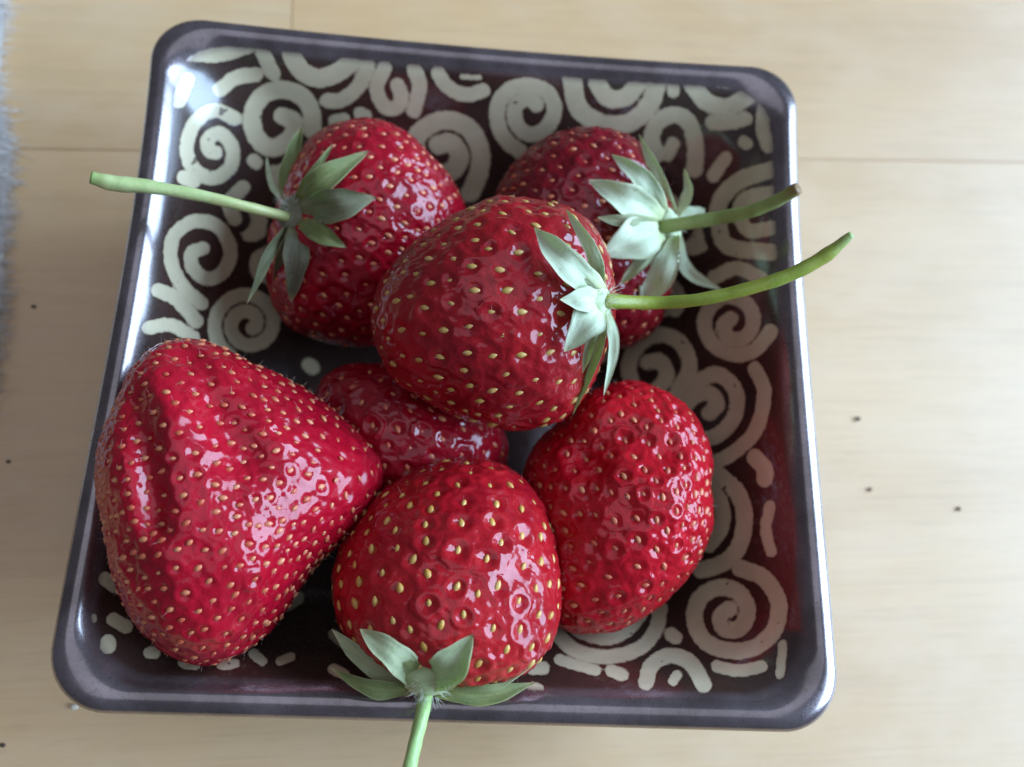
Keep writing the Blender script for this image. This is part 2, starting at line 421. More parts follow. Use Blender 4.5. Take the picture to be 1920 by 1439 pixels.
for q in [(560, 480, 62, 1), (690, 520, 70, -1), (1110, 640, 58, 1), (640, 900, 62, 1), (470, 790, 70, -1), (420, 950, 72, 1), (300, 800, 62, 1), (300, 970, 66, -1), (520, 1090, 62, 1), (760, 1090, 72, -1), (1080, 880, 70, 1), (1170, 1040, 62, -1), (1010, 1060, 62, 1), (950, 420, 60, -1), (700, 360, 64, 1), (1080, 350, 62, 1), (1170, 480, 56, -1), (660, 1180, 44, 1), (850, 1220, 46, -1), (440, 1170, 50, 1), (330, 1130, 56, -1), (1030, 560, 56, 1), (540, 330, 40, 1), (250, 1060, 40, 1), (1240, 560, 48, -1), (240, 900, 44, -1), (1240, 400, 56, 1), (1210, 900, 66, 1), (540, 960, 50, -1), (940, 1160, 50, -1), (470, 415, 40, 1), (505, 500, 42, -1), (300, 700, 36, 1), (1180, 600, 42, 1), (1195, 770, 42, 1), (1300, 440, 40, -1), (560, 570, 46, 1)]:
    S.append((28, spiral_pts(q[0], q[1], q[2], 28, 1.7, (q[0] * 7) % 360, q[3])))
n_in = 1 + NA * (top_ring)
Pin = project(V[:n_in])
PXMM = 0.088
sdf = np.full(n_in, 60.0)
for k_, (w, pts) in enumerate(S):
    lo, hi = pts.min(0) - 60, pts.max(0) + 60
    sel = np.where(np.all((Pin > lo) & (Pin < hi), 1))[0]
    if not len(sel): continue
    p = Pin[sel]
    d = np.full(len(sel), 1e9)
    wl = np.full(len(pts), w / 2.0)
    for j in range(len(pts) - 1):
        a, b = pts[j], pts[j + 1]; ab = b - a; L = ab @ ab + 1e-9
        t = np.clip(((p - a) @ ab) / L, 0, 1)
        dd = np.hypot(*(p - a - t[:, None] * ab).T) - w / 2
        d = np.minimum(d, dd)
    if k_ >= n_traced: d = np.maximum(d, 14.0 - prev[sel])
    sdf[sel] = np.minimum(sdf[sel], d)
    if k_ >= n_traced - 1: prev = sdf.copy()
swirl = np.full(len(V), 5.0); swirl[:n_in] = sdf * PXMM
ra = np.array([0.0] + [x for x in ring_a[1:] for _ in range(NA)] + [0.0])
ringi = np.array([0] + [r for r in range(nr) for _ in range(NA)] + [nr])
lipv = np.clip((ra - 55.3) / 1.4, 0, 1) * (ringi <= top_ring) + (ringi > top_ring)
swirl = np.where(ringi <= top_ring, np.maximum(swirl, (ra - 56.1) * 1.2), 5.0)
swirl = np.clip(swirl, -3, 5)
dish = mesh_obj("square_dish", V, faces, M_GLAZE)
me = dish.data
att = me.attributes.new('swirl', 'FLOAT', 'POINT'); att.data.foreach_set('value', swirl.astype(np.float32))
att = me.attributes.new('lip', 'FLOAT', 'POINT'); att.data.foreach_set('value', lipv.astype(np.float32))
tag(dish, "square dark brown glazed dish with cream swirl decoration inside and rounded metallic rim", "dish")

# ------------------------------------------------------------------ strawberries
bm = bmesh.new(); bmesh.ops.create_icosphere(bm, subdivisions=7, radius=1.0)
bm.verts.ensure_lookup_table()
ICO_V = np.array([v.co[:] for v in bm.verts]); ICO_V /= np.linalg.norm(ICO_V, axis=1)[:, None]
ICO_F = np.array([[v.index for v in f.verts] for f in bm.faces]); bm.free()

# achene: a teardrop of a few faces, long axis Y, outward Z (unit: mm)
def seed_mesh(mat, name):
    vs, fs = [], []
    prof = [(-0.85, 0.22), (-0.45, 0.50), (0.05, 0.56), (0.5, 0.36)]
    for y, r in prof:
        for a in range(6):
            t = a / 6 * 2 * math.pi
            vs.append((r * math.cos(t), y, r * 0.75 * math.sin(t)))
    vs += [(0, -1.0, 0), (0, 0.95, 0.05)]
    for r in range(3):
        for a in range(6):
            fs.append([r * 6 + a, r * 6 + (a + 1) % 6, (r + 1) * 6 + (a + 1) % 6, (r + 1) * 6 + a])
    for a in range(6):
        fs.append([24, (a + 1) % 6, a]); fs.append([25, 18 + a, 18 + (a + 1) % 6])
    me = bpy.data.meshes.new(name); me.from_pydata([(x * MM, y * MM, z * MM) for x, y, z in vs], [], fs)
    me.materials.append(mat); me.polygons.foreach_set('use_smooth', [True] * len(me.polygons)); me.update()
    return me
SEED = {
    'yellow': seed_mesh(seed_material("seed_yellow", (0.60, 0.34, 0.07), (0.70, 0.45, 0.14)), "seed"),
    'olive': seed_mesh(seed_material("seed_olive", (0.46, 0.30, 0.07), (0.60, 0.36, 0.12)), "seed"),
    'orange': seed_mesh(seed_material("seed_orange", (0.56, 0.10, 0.05), (0.72, 0.30, 0.14)), "seed"),
}
def wave_noise(P, scale, seed):
    r = np.random.default_rng(seed); out = np.zeros(len(P))
    for _ in range(9):
        k = r.normal(size=3) * scale; out += np.sin(P @ k + r.uniform(0, 6.28))
    return out / 4.0

def outline_fn(pts_uv):
    ang = np.arctan2(pts_uv[:, 1], pts_uv[:, 0]); rad = np.hypot(*pts_uv.T)
    o = np.argsort(ang); ang, rad = ang[o], rad[o]
    ang = np.concatenate([ang - 2 * np.pi, ang, ang + 2 * np.pi]); rad = np.tile(rad, 3)
    grid = np.linspace(-np.pi, np.pi, 721)
    g = np.interp(grid, ang, rad)
    kern = np.exp(-0.5 * (np.arange(-24, 25) / 9.0) ** 2); kern /= kern.sum()
    gp = np.concatenate([g[-25:-1], g, g[1:25]])
    g = np.convolve(gp, kern, 'valid')
    return lambda a: np.interp(a, grid, g), g.mean()

class Berry: pass
BERRIES = {}
def strawberry(key, label, centre, z, H, outline, axis_px, seed_n, seed_kind, flesh, pit=0.5, valleys=(), lumps=0.6, bumps=(), seed_scale=1.0, elong=1.0, tilt=(0, 0), hb=1.0, lift=0.0):
    b = Berry(); BERRIES[key] = b
    c = at(centre[0], centre[1], z); b.c = c
    n = nrm(CAM_C - c); e1 = nrm(CAM_R[:, 0] - n * (CAM_R[:, 0] @ n)); e2 = np.cross(n, e1)
    B = np.stack([e1, e2, n], 1); b.B = B
    dist = np.linalg.norm(CAM_C - c)
    def to_uv(px, py):
        d = ray(px, py); t = ((c - CAM_C) @ n) / (d @ n)
        q = CAM_C + d * t - c
        return np.array([q @ e1, q @ e2])
    b.to_uv = to_uv
    uv = np.array([to_uv(*p) for p in outline])
    rho, rmean = outline_fn(uv)
    b.rho, b.rmean, b.H = rho, rmean, H
    def on(px, py, lift):
        u, v = to_uv(px, py); s = math.hypot(u, v) / float(rho(math.atan2(v, u)))
        w = H * math.sqrt(max(0.0, 1 - min(s, 1) ** 2)) - max(0, s - 1) * 12 + lift + 0.7 + tilt[0] * u + tilt[1] * v
        q = c + e1 * u + e2 * v
        d = CAM_C - q
        return q + nrm(d) * w
    b.on = on
    def shape(D):
        phi = np.arctan2(D[:, 1], D[:, 0]); s = np.hypot(D[:, 0], D[:, 1])
        w = np.clip((s - 0.15) / 0.6, 0, 1); w = w * w * (3 - 2 * w)
        r = rmean * (1 - w) + rho(phi) * w
        # tilt of the depth axis shears the body so that it is not mirror-like about the outline
        P = np.stack([D[:, 0] * r, D[:, 1] * r, D[:, 2] * np.where(D[:, 2] < 0, H * hb, H)], 1)
        bulk = lumps * wave_noise(D, 1.9, hash(key) % 1 + len(key) + sum(map(ord, key))) * (1 - 0.6 * s[:] ** 4)
        P *= (1 + bulk / 17.0)[:, None]
        for (pts, depth, wid) in valleys:
            L = catmull([to_uv(*p) for p in pts], 6)
            d = np.min(np.hypot(P[:, None, 0] - L[None, :, 0], P[:, None, 1] - L[None, :, 1]), 1)
            f = np.exp(-(d / wid) ** 2) * np.clip(D[:, 2] * 1.8, 0, 1)
            P[:, 2] -= depth * f
        for (p, h, wid) in bumps:
            q = to_uv(*p); d = np.hypot(P[:, 0] - q[0], P[:, 1] - q[1])
            f = np.exp(-(d / wid) ** 2) * np.clip(D[:, 2] * 1.8 + 0.3, 0, 1)
            P[:, 2] += h * f
        # the stalk end or a flank stands nearer to the viewer: lean the body, keeping each point on its line of sight
        dw = tilt[0] * P[:, 0] + tilt[1] * P[:, 1]
        P[:, :2] *= (1 - dw / dist)[:, None]; P[:, 2] += dw
        return P
    # seeds: golden-angle rows about the stalk axis
    ax = np.array(axis_px, float); ax = ax / np.linalg.norm(ax)      # local axis from tip to stalk
    i = np.arange(seed_n) + 0.5
    r0 = np.random.default_rng(sum(map(ord, key)))
    zf = 1 - 1.95 * i / seed_n; ph = i * 2.399963 + r0.normal(0, 0.09, seed_n)
    zf = np.clip(zf + r0.normal(0, 0.009, seed_n), -0.999, 0.985)
    t1 = nrm(np.cross(ax, [0.31, 0.77, 0.55])); t2 = np.cross(ax, t1)
    rr = np.sqrt(1 - zf ** 2)
    SD = zf[:, None] * ax + (rr * np.cos(ph))[:, None] * t1 + (rr * np.sin(ph))[:, None] * t2
    P = shape(ICO_V)
    SP = shape(SD)
    ar = 0.5 * np.linalg.norm(np.cross(P[ICO_F[:, 1]] - P[ICO_F[:, 0]], P[ICO_F[:, 2]] - P[ICO_F[:, 0]]), axis=1)
    wt = np.zeros(len(P)); np.add.at(wt, ICO_F.ravel(), np.repeat(ar, 3))
    wt *= 1 + 1.6 * np.clip(-(ICO_V @ ax) - 0.2, 0, 1) ** 1.5           # seeds crowd towards the tip
    sub = np.arange(0, len(P), 5)
    for it in range(4):
        near = np.empty(len(sub), int)
        for s0 in range(0, len(sub), 4000):
            near[s0:s0 + 4000] = np.linalg.norm(P[sub[s0:s0 + 4000], None, :] - SP[None], axis=2).argmin(1)
        den = np.bincount(near, wt[sub], seed_n) + 1e-9
        SD = np.stack([np.bincount(near, wt[sub] * ICO_V[sub, q], seed_n) / den for q in range(3)], 1) + 1e-6 * SD
        SD /= np.linalg.norm(SD, axis=1)[:, None]
        SP = shape(SD)
    SD = SD + r0.normal(0, 0.16 / math.sqrt(seed_n), SD.shape); SD /= np.linalg.norm(SD, axis=1)[:, None]
    SP = shape(SD)
    dmin = np.full(len(P), 1e9); arg = np.zeros(len(P), int)
    for s0 in range(0, len(P), 6000):
        d = np.linalg.norm(P[s0:s0 + 6000, None, :] - SP[None], axis=2)
        a = d.argmin(1); arg[s0:s0 + 6000] = a; dmin[s0:s0 + 6000] = d[np.arange(len(a)), a]
    dd = np.linalg.norm(SP[:, None] - SP[None], axis=2); np.fill_diagonal(dd, 1e9)
    spacing = np.sort(dd, 1)[:, :4].mean(1)
    amp = 0.70 * pit * np.clip(spacing / 4.2, 0.5, 1.25) * r0.uniform(0.55, 1.35, seed_n)
    x = dmin / spacing[arg]
    hgt = amp[arg] * (1 - 1.0 * np.exp(-(x / 0.29) ** 2) + 0.15 * np.exp(-((x - 0.40) / 0.12) ** 2) - 0.5 * x)
    hgt += 0.12 * wave_noise(P, 0.9, 5) + 0.075 * wave_noise(P, 2.2, 6) + 0.04 * wave_noise(P, 4.2, 8)
    Nn = P / np.array([rmean ** 2, rmean ** 2, H * H]); Nn /= np.linalg.norm(Nn, axis=1)[:, None]
    P = P + Nn * hgt[:, None]
    SN = SP / np.array([rmean ** 2, rmean ** 2, H * H]); SN /= np.linalg.norm(SN, axis=1)[:, None]
    SP = SP + SN * (lift - 0.16 + 0.18 * r0.uniform(0, 1, (seed_n, 1)))
    W = P @ B.T + c
    zmin = W[:, 2].min()
    base = np.array([c[0], c[1], zmin]); b.base = base; b.W = W
    root = empty("strawberry", base); b.root = root
    tag(root, label, "strawberry", "strawberries in the dish")
    fo = mesh_obj("flesh", W, ICO_F, flesh, root, True, base)
    a_ = fo.data.attributes.new('stalk', 'FLOAT', 'POINT'); a_.data.foreach_set('value', np.clip(ICO_V @ ax, -1, 1).astype(np.float32))
    # seeds as parts, the ones facing the camera first
    order = np.argsort(-(SN[:, 2]))
    SW = SP @ B.T + c - base; SNW = SN @ B.T; AXW = B @ ax
    extra = []
    for j, k in enumerate(order):
        nn = SNW[k]; ty = AXW - nn * (AXW @ nn)
        if np.linalg.norm(ty) < 1e-3: ty = np.cross(nn, [1, 0, 0])
        ty = nrm(ty); ty = nrm(ty + 0.18 * r0.normal() * np.cross(nn, ty)); tx = np.cross(ty, nn)
        s = seed_scale * r0.uniform(0.72, 1.12)
        ml = Matrix([[tx[q] * s, ty[q] * s * elong, nn[q] * s, SW[k][q] * MM] for q in range(3)] + [[0, 0, 0, 1]])
        if j < 300:
            o = bpy.data.objects.new("seed", SEED[seed_kind]); coll.objects.link(o)
            o.parent = fo; o.matrix_local = ml
        else: extra.append(ml)
    if extra:
        me0 = SEED[seed_kind]; vs, fs = [], []
        for ml in extra:
            o0 = len(vs); vs += [(ml @ v.co)[:] for v in me0.vertices]; fs += [[o0 + q for q in p.vertices] for p in me0.polygons]
        me = bpy.data.meshes.new("seeds"); me.from_pydata(vs, [], fs); me.materials.append(me0.materials[0]); me.update()
        o = bpy.data.objects.new("seeds", me); coll.objects.link(o); o.parent = fo; o['kind'] = 'stuff'
    # one fine dried style at each seed
    vs, fs = [], []
    for k in range(seed_n):
        nn, p = SNW[k], SW[k]
        q = nrm(nn + 0.55 * r0.normal(size=3)); L = r0.uniform(0.4, 1.1)
        s1 = nrm(np.cross(q, [0.3, 0.5, 0.8])); s2 = np.cross(q, s1); o0 = len(vs)
        bend = 0.35 * r0.normal(size=3)
        for (f, rad) in ((0, 0.022), (0.55, 0.017), (1.0, 0.006)):
            cc = p + nn * 0.2 + q * L * f + bend * f * f * 0.8
            for a in range(3): vs.append(cc + rad * (s1 * math.cos(a * 2.1) + s2 * math.sin(a * 2.1)))
        for r in range(2):
            for a in range(3): fs.append([o0 + r * 3 + a, o0 + r * 3 + (a + 1) % 3, o0 + (r + 1) * 3 + (a + 1) % 3, o0 + (r + 1) * 3 + a])
    ho = mesh_obj("fine_hairs", np.array(vs), fs, M_HAIR, fo, True); ho['kind'] = 'stuff'
    return b

def attr_uv(me, uv):
    a = me.attributes.new('leaf_uv', 'FLOAT_VECTOR', 'POINT'); a.data.foreach_set('vector', np.asarray(uv, np.float32).ravel())

def sepal(b, parent, mat, path, width, twist=0.0, fold=0.25, name="sepal"):
    """leaf blade along a 3D path (mm); width in mm"""
    L = catmull(path, 8); m_ = 9
    n = len(L); T = np.gradient(L, axis=0); T /= np.linalg.norm(T, axis=1)[:, None]
    view = nrm(CAM_C - L.mean(0))
    vs, uv = [], []
    rr = np.random.default_rng(int(abs(L[-1, 0] * 31 + L[-1, 1] * 17)) + 3)
    wob = rr.normal(0, 1, 4)
    t = np.linspace(0, 1, n)
    wprof = (0.55 + 0.45 * np.sin(np.clip(t / 0.45, 0, 1) * np.pi / 2)) * np.where(t < 0.42, 1, np.clip(1 - ((t - 0.42) / 0.58) ** 1.55, 0, 1) ** 0.85)
    wprof = np.maximum(wprof, 0.02)
    for side in (1, -1):
        for i in range(n):
            lat = np.cross(T[i], view); lat = nrm(lat); nor = nrm(np.cross(lat, T[i]))
            ct, s_ = math.cos(twist), math.sin(twist)
            lat, nor = lat * ct + nor * s_, nor * ct - lat * s_
            hw = width / 2 * wprof[i] * (1 + 0.07 * math.sin(9 * t[i] + wob[0] * 3) + 0.04 * math.sin(21 * t[i] + wob[2] * 3))
            for j in range(m_):
                s = -1 + 2 * j / (m_ - 1)
                hgt = fold * hw * (abs(s) ** 1.4) - 0.10 * hw * math.cos(3 * math.pi * s) * 0.35 + 0.16 * hw * math.sin(6 * t[i] + wob[1] + 2.4 * s) + 0.07 * hw * math.sin(13 * t[i] + wob[3] - 3 * s)
                thick = 0.06 * (1 - abs(s) ** 4) * (1 - 0.8 * t[i]) + 0.012
                vs.append(L[i] + lat * s * hw + nor * (hgt + side * thick)); uv.append((t[i], s, 0))
    fs = []
    for sd in range(2):
        o0 = sd * n * m_
        for i in range(n - 1):
            for j in range(m_ - 1):
                q = [o0 + i * m_ + j, o0 + i * m_ + j + 1, o0 + (i + 1) * m_ + j + 1, o0 + (i + 1) * m_ + j]
                fs.append(q if sd else q[::-1])
    o1 = n * m_
    for i in range(n - 1):
        for j in (0, m_ - 1):
            fs.append([i * m_ + j, (i + 1) * m_ + j, o1 + (i + 1) * m_ + j, o1 + i * m_ + j])
    for i in (0, n - 1):
        for j in range(m_ - 1):
            fs.append([i * m_ + j, i * m_ + j + 1, o1 + i * m_ + j + 1, o1 + i * m_ + j])
    o = mesh_obj(name, np.array(vs), fs, mat, parent, True, b.base)
    attr_uv(o.data, uv)
    return o

def stem(b, parent, mat, path, radii, name="stem"):
    L = catmull(path, 10); n = len(L); m_ = 14
    R_ = np.interp(np.linspace(0, 1, n), np.linspace(0, 1, len(radii)), radii)
    T = np.gradient(L, axis=0); T /= np.linalg.norm(T, axis=1)[:, None]
    up = np.array([0.1, 0.2, 1.0]); vs, uv = [], []
    for i in range(n):
        s1 = nrm(np.cross(T[i], up)); s2 = np.cross(s1, T[i])
        for a in range(m_):
            ang = a / m_ * 2 * math.pi
            r = R_[i] * (1 + 0.05 * math.sin(3 * ang + 0.2 * i) + 0.03 * math.sin(i * 0.9))
            vs.append(L[i] + r * (s1 * math.cos(ang) + s2 * math.sin(ang))); uv.append((i / (n - 1), math.cos(ang), 0))
    fs = [[i * m_ + a, i * m_ + (a + 1) % m_, (i + 1) * m_ + (a + 1) % m_, (i + 1) * m_ + a] for i in range(n - 1) for a in range(m_)]
    vs.append(L[0]); uv.append((0, 0, 0)); vs.append(L[-1] - T[-1] * 0.25); uv.append((1, 0, 0))
    k0 = n * m_
    fs += [[k0, (a + 1) % m_, a] for a in range(m_)] + [[k0 + 1, (n - 1) * m_ + a, (n - 1) * m_ + (a + 1) % m_] for a in range(m_)]
    o = mesh_obj(name, np.array(vs), fs, mat, parent, True, b.base); attr_uv(o.data, uv)
    return o

def crown_hub(b, parent, mat, p, r, axis):
    bm = bmesh.new(); bmesh.ops.create_icosphere(bm, subdivisions=4, radius=1.0)
    V_ = np.array([v.co[:] for v in bm.verts]); F_ = [[v.index for v in f.verts] for f in bm.faces]; bm.free()
    axis = nrm(axis); s1 = nrm(np.cross(axis, [0.2, 0.4, 0.9])); s2 = np.cross(axis, s1)
    rad = r * (1 + 0.10 * wave_noise(V_, 3.0, 9))
    P = (V_[:, :1] * s1 + V_[:, 1:2] * s2) * rad[:, None] + V_[:, 2:] * axis * (rad * 0.5)[:, None] + p
    o = mesh_obj("calyx", P, F_, mat, parent, True, b.base)
    attr_uv(o.data, np.stack([np.full(len(P), 0.2), np.full(len(P), 0.5), np.zeros(len(P))], 1))
    return o

FL_A = flesh_material("flesh_crimson", (0.19, 0.002, 0.010), (0.34, 0.004, 0.014))
FL_C = flesh_material("flesh_deep_red", (0.19, 0.003, 0.009), (0.32, 0.007, 0.011), 0.30)
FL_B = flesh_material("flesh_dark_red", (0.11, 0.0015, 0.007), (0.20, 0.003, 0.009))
FL_D = flesh_material("flesh_cherry_red", (0.27, 0.002, 0.012), (0.40, 0.004, 0.017), 0.29)
FL_F = flesh_material("flesh_scarlet", (0.27, 0.004, 0.011), (0.41, 0.009, 0.014))
FL_G = flesh_material("flesh_bright_red", (0.33, 0.003, 0.010), (0.46, 0.005, 0.014), 0.24)
LEAF_PALE = leaf_material("sepal_pale_green", (0.52, 0.64, 0.42), (0.43, 0.54, 0.34), (0.66, 0.72, 0.48))
LEAF_GREEN = leaf_material("sepal_green", (0.09, 0.13, 0.035), (0.14, 0.165, 0.055), (0.26, 0.26, 0.08))
LEAF_GREY = leaf_material("sepal_grey_green", (0.15, 0.165, 0.08), (0.10, 0.10, 0.055), (0.22, 0.20, 0.10))
LEAF_MID = leaf_material("sepal_sage", (0.34, 0.40, 0.22), (0.27, 0.34, 0.17), (0.46, 0.48, 0.28))
LEAF_DRY = leaf_material("sepal_withered", (0.12, 0.10, 0.08), (0.10, 0.11, 0.06), (0.22, 0.20, 0.12))
STEM_A = stem_material("stem_pale_green", (0.36, 0.46, 0.17), (0.46, 0.52, 0.24), (0.22, 0.36, 0.10))
STEM_B = stem_material("stem_olive", (0.20, 0.27, 0.07), (0.26, 0.32, 0.10), (0.22, 0.10, 0.05))
STEM_C = stem_material("stem_green", (0.20, 0.27, 0.025), (0.27, 0.33, 0.05), (0.30, 0.38, 0.14))
STEM_F = stem_material("stem_light_green", (0.34, 0.50, 0.18), (0.28, 0.44, 0.14), (0.34, 0.5, 0.18))

# axis vectors are in the berry's own frame: x right, y up in the picture, z towards the viewer; they point to the stalk
A = strawberry('A', "crimson strawberry whose pale green stem reaches over the rim beside a lone stemless berry", (690, 430), 24, 17,
    [(590, 255), (640, 232), (690, 225), (745, 245), (800, 290), (845, 340), (872, 390), (870, 440), (840, 520), (790, 600), (700, 645), (620, 640), (550, 610), (515, 560), (510, 480), (525, 400), (550, 320)],
    (-0.85, 0.15, 0.45), 470, 'orange', FL_A, pit=0.95, hb=0.85, seed_scale=0.84, lift=0.12)
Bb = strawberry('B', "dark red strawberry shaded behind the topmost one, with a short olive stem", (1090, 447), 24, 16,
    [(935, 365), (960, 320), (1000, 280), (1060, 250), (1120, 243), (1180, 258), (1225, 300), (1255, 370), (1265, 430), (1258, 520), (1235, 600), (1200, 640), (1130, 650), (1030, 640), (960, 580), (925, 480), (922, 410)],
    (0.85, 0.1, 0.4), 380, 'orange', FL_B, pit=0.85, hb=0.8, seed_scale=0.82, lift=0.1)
Ee = strawberry('E', "dark strawberry at the bottom of the heap, mostly hidden by its neighbours", (765, 820), 19.5, 14,
    [(605, 715), (660, 688), (720, 688), (810, 705), (900, 755), (950, 840), (920, 930), (820, 970), (700, 955), (630, 890), (590, 790)],
    (0.3, -0.5, -0.6), 230, 'orange', FL_A, pit=0.9, hb=0.95, seed_scale=0.9)
Gg = strawberry('G', "bright glossy bumpy strawberry showing no stem, against the wall with reddish swirls", (1165, 945), 26, 16,
    [(1060, 790), (1110, 742), (1160, 715), (1220, 725), (1275, 755), (1310, 800), (1330, 860), (1325, 920), (1330, 980), (1310, 1040), (1270, 1090), (1210, 1140), (1150, 1170), (1080, 1175), (1030, 1150), (1010, 1080), (995, 1000), (985, 920), (1005, 850)],
    (-0.3, 0.5, -0.7), 430, 'orange', FL_G, pit=1.2, lift=0.12, seed_scale=0.88, hb=0.8, tilt=(0.05, -0.12), lumps=0.9, valleys=[([(1100, 860), (1165, 835), (1240, 855)], 3.0, 3.2), ([(1060, 1000), (1110, 940), (1120, 880)], 1.0, 2.4)], bumps=[((1110, 775), 1.6, 4.5), ((1260, 930), 1.2, 5.0)])
Ff = strawberry('F', "scarlet strawberry with sage green sepals and stem hanging over the rim", (840, 1070), 34, 16,
    [(760, 900), (810, 872), (870, 863), (930, 875), (985, 910), (1020, 970), (1035, 1040), (1045, 1110), (1032, 1190), (1000, 1245), (940, 1275), (870, 1285), (790, 1285), (710, 1245), (650, 1190), (625, 1120), (635, 1050), (670, 980), (710, 930)],
    (-0.1, -0.9, 0.30), 235, 'yellow', FL_F, seed_scale=1.08, pit=0.92, hb=0.72, tilt=(0.0, -0.38))
Dd = strawberry('D', "biggest strawberry, a wide creased wedge with no stem showing, lying over the dish edge", (440, 935), 37, 18,
    [(290, 645), (340, 632), (400, 645), (470, 685), (540, 715), (600, 755), (650, 800), (695, 845), (717, 885), (705, 930), (660, 990), (600, 1050), (560, 1100), (515, 1170), (450, 1225), (390, 1249), (330, 1235), (270, 1185), (225, 1120), (205, 1040), (190, 960), (178, 890), (190, 810), (225, 740), (250, 680)],
    (-0.75, -0.25, -0.5), 860, 'orange', FL_D, pit=0.95, lift=0.14, hb=0.7, tilt=(-0.22, -0.05), lumps=0.8, seed_scale=0.80,
    valleys=[([(268, 770), (285, 840), (302, 930), (308, 980)], 2.5, 2.3), ([(352, 680), (398, 765), (455, 860)], 2.9, 3.3), ([(250, 1010), (290, 1090)], 0.8, 2.5)], bumps=[((335, 800), 0.9, 2.6), ((520, 850), 1.2, 7.0), ((460, 1040), 1.2, 5.0)])
Cc = strawberry('C', "topmost strawberry on the heap with pale mint sepals and a long curved green stem", (925, 590), 44.5, 15.5,
    [(1000, 380), (940, 372), (880, 395), (820, 430), (760, 480), (720, 530), (703, 590), (710, 650), (740, 710), (800, 750), (860, 780), (930, 800), (1000, 802), (1060, 782), (1100, 735), (1130, 660), (1150, 580), (1145, 500), (1115, 430), (1065, 390)],
    (0.92, 0.05, 0.30), 285, 'olive', FL_C, seed_scale=0.95, pit=0.62, elong=1.1)

def pt(b, q):
    return b.on(*q) if q[2] < 15 else at(*q)      # small third value: lift above the berry's skin, else height

def crown(b, hub, hubr, hubaxis, mat, stem_mat, stem_pts, stem_r, sepals, hubmat=None):
    p = pt(b, hub)
    cal = crown_hub(b, b.root, hubmat or mat, p, hubr, hubaxis)
    # short white hairs round the foot of the stem
    vs, fs = [], []; rr = np.random.default_rng(int(hub[0]))
    for _ in range(90):
        q0 = nrm(rr.normal(size=3) + nrm(hubaxis) * 0.8 + nrm(CAM_C - p) * 0.6); L = rr.uniform(0.7, 1.9)
        base = p + q0 * hubr * 0.75; s1 = nrm(np.cross(q0, [0.3, 0.5, 0.8])); s2 = np.cross(q0, s1); o0 = len(vs); bend = rr.normal(0, 0.3, 3)
        for f, r in ((0, 0.035), (0.5, 0.03), (1, 0.01)):
            cc = base + q0 * L * f + bend * f * f
            for a in range(3): vs.append(cc + r * (s1 * math.cos(a * 2.1) + s2 * math.sin(a * 2.1)))
        for r in range(2):
            for a in range(3): fs.append([o0 + r * 3 + a, o0 + r * 3 + (a + 1) % 3, o0 + r * 3 + 3 + (a + 1) % 3, o0 + r * 3 + 3 + a])
    ho = mesh_obj("fine_hairs", np.array(vs), fs, M_DOWN, cal, True, b.base); ho['kind'] = 'stuff'
    for (m_, pts, w, tw) in sepals:
        sepal(b, cal, m_, [pt(b, q) for q in pts], w, tw)
    stem(b, b.root, stem_mat, [pt(b, q) for q in stem_pts], stem_r)

crown(A, (548, 397, 1.6), 3.3, (-0.6, 0.1, 0.8), LEAF_DRY, STEM_A,
      [(550, 410, 1.5), (470, 390, 41), (380, 368, 44), (280, 351, 46), (215, 344, 47), (170, 333, 48)], [0.9, 0.95, 1.0, 1.05, 1.3, 1.35, 1.0], [
    (LEAF_GREEN, [(545, 380, 1.0), (545, 320, 4), (566, 236, 3)], 4.4, 0.5),
    (LEAF_GREEN, [(562, 380, 1.0), (610, 335, 3.2), (692, 283, 2)], 4.6, 0.2),
    (LEAF_GREY, [(565, 394, 1.0), (630, 385, 3.2), (705, 370, 1.5)], 5.8, 0.0),
    (LEAF_GREEN, [(562, 415, 1.0), (600, 438, 2.5), (650, 465, 1.4)], 3.6, 0.0),
    (LEAF_DRY, [(555, 420, 1.0), (555, 490, 3), (546, 566, 3.5)], 4.4, 0.0),
    (LEAF_GREY, [(540, 425, 1.5), (500, 480, 36), (463, 570, 33)], 3.0, 0.9),
    (LEAF_PALE, [(535, 380, 1.0), (508, 340, 3), (500, 292, 3)], 1.6, 0.6),
    (LEAF_GREEN, [(552, 380, 1.2), (585, 330, 3.6), (625, 270, 3.4)], 2.0, 0.5),
    (LEAF_DRY, [(548, 420, 1.2), (528, 480, 3.4), (512, 540, 4)], 2.2, 0.5)])
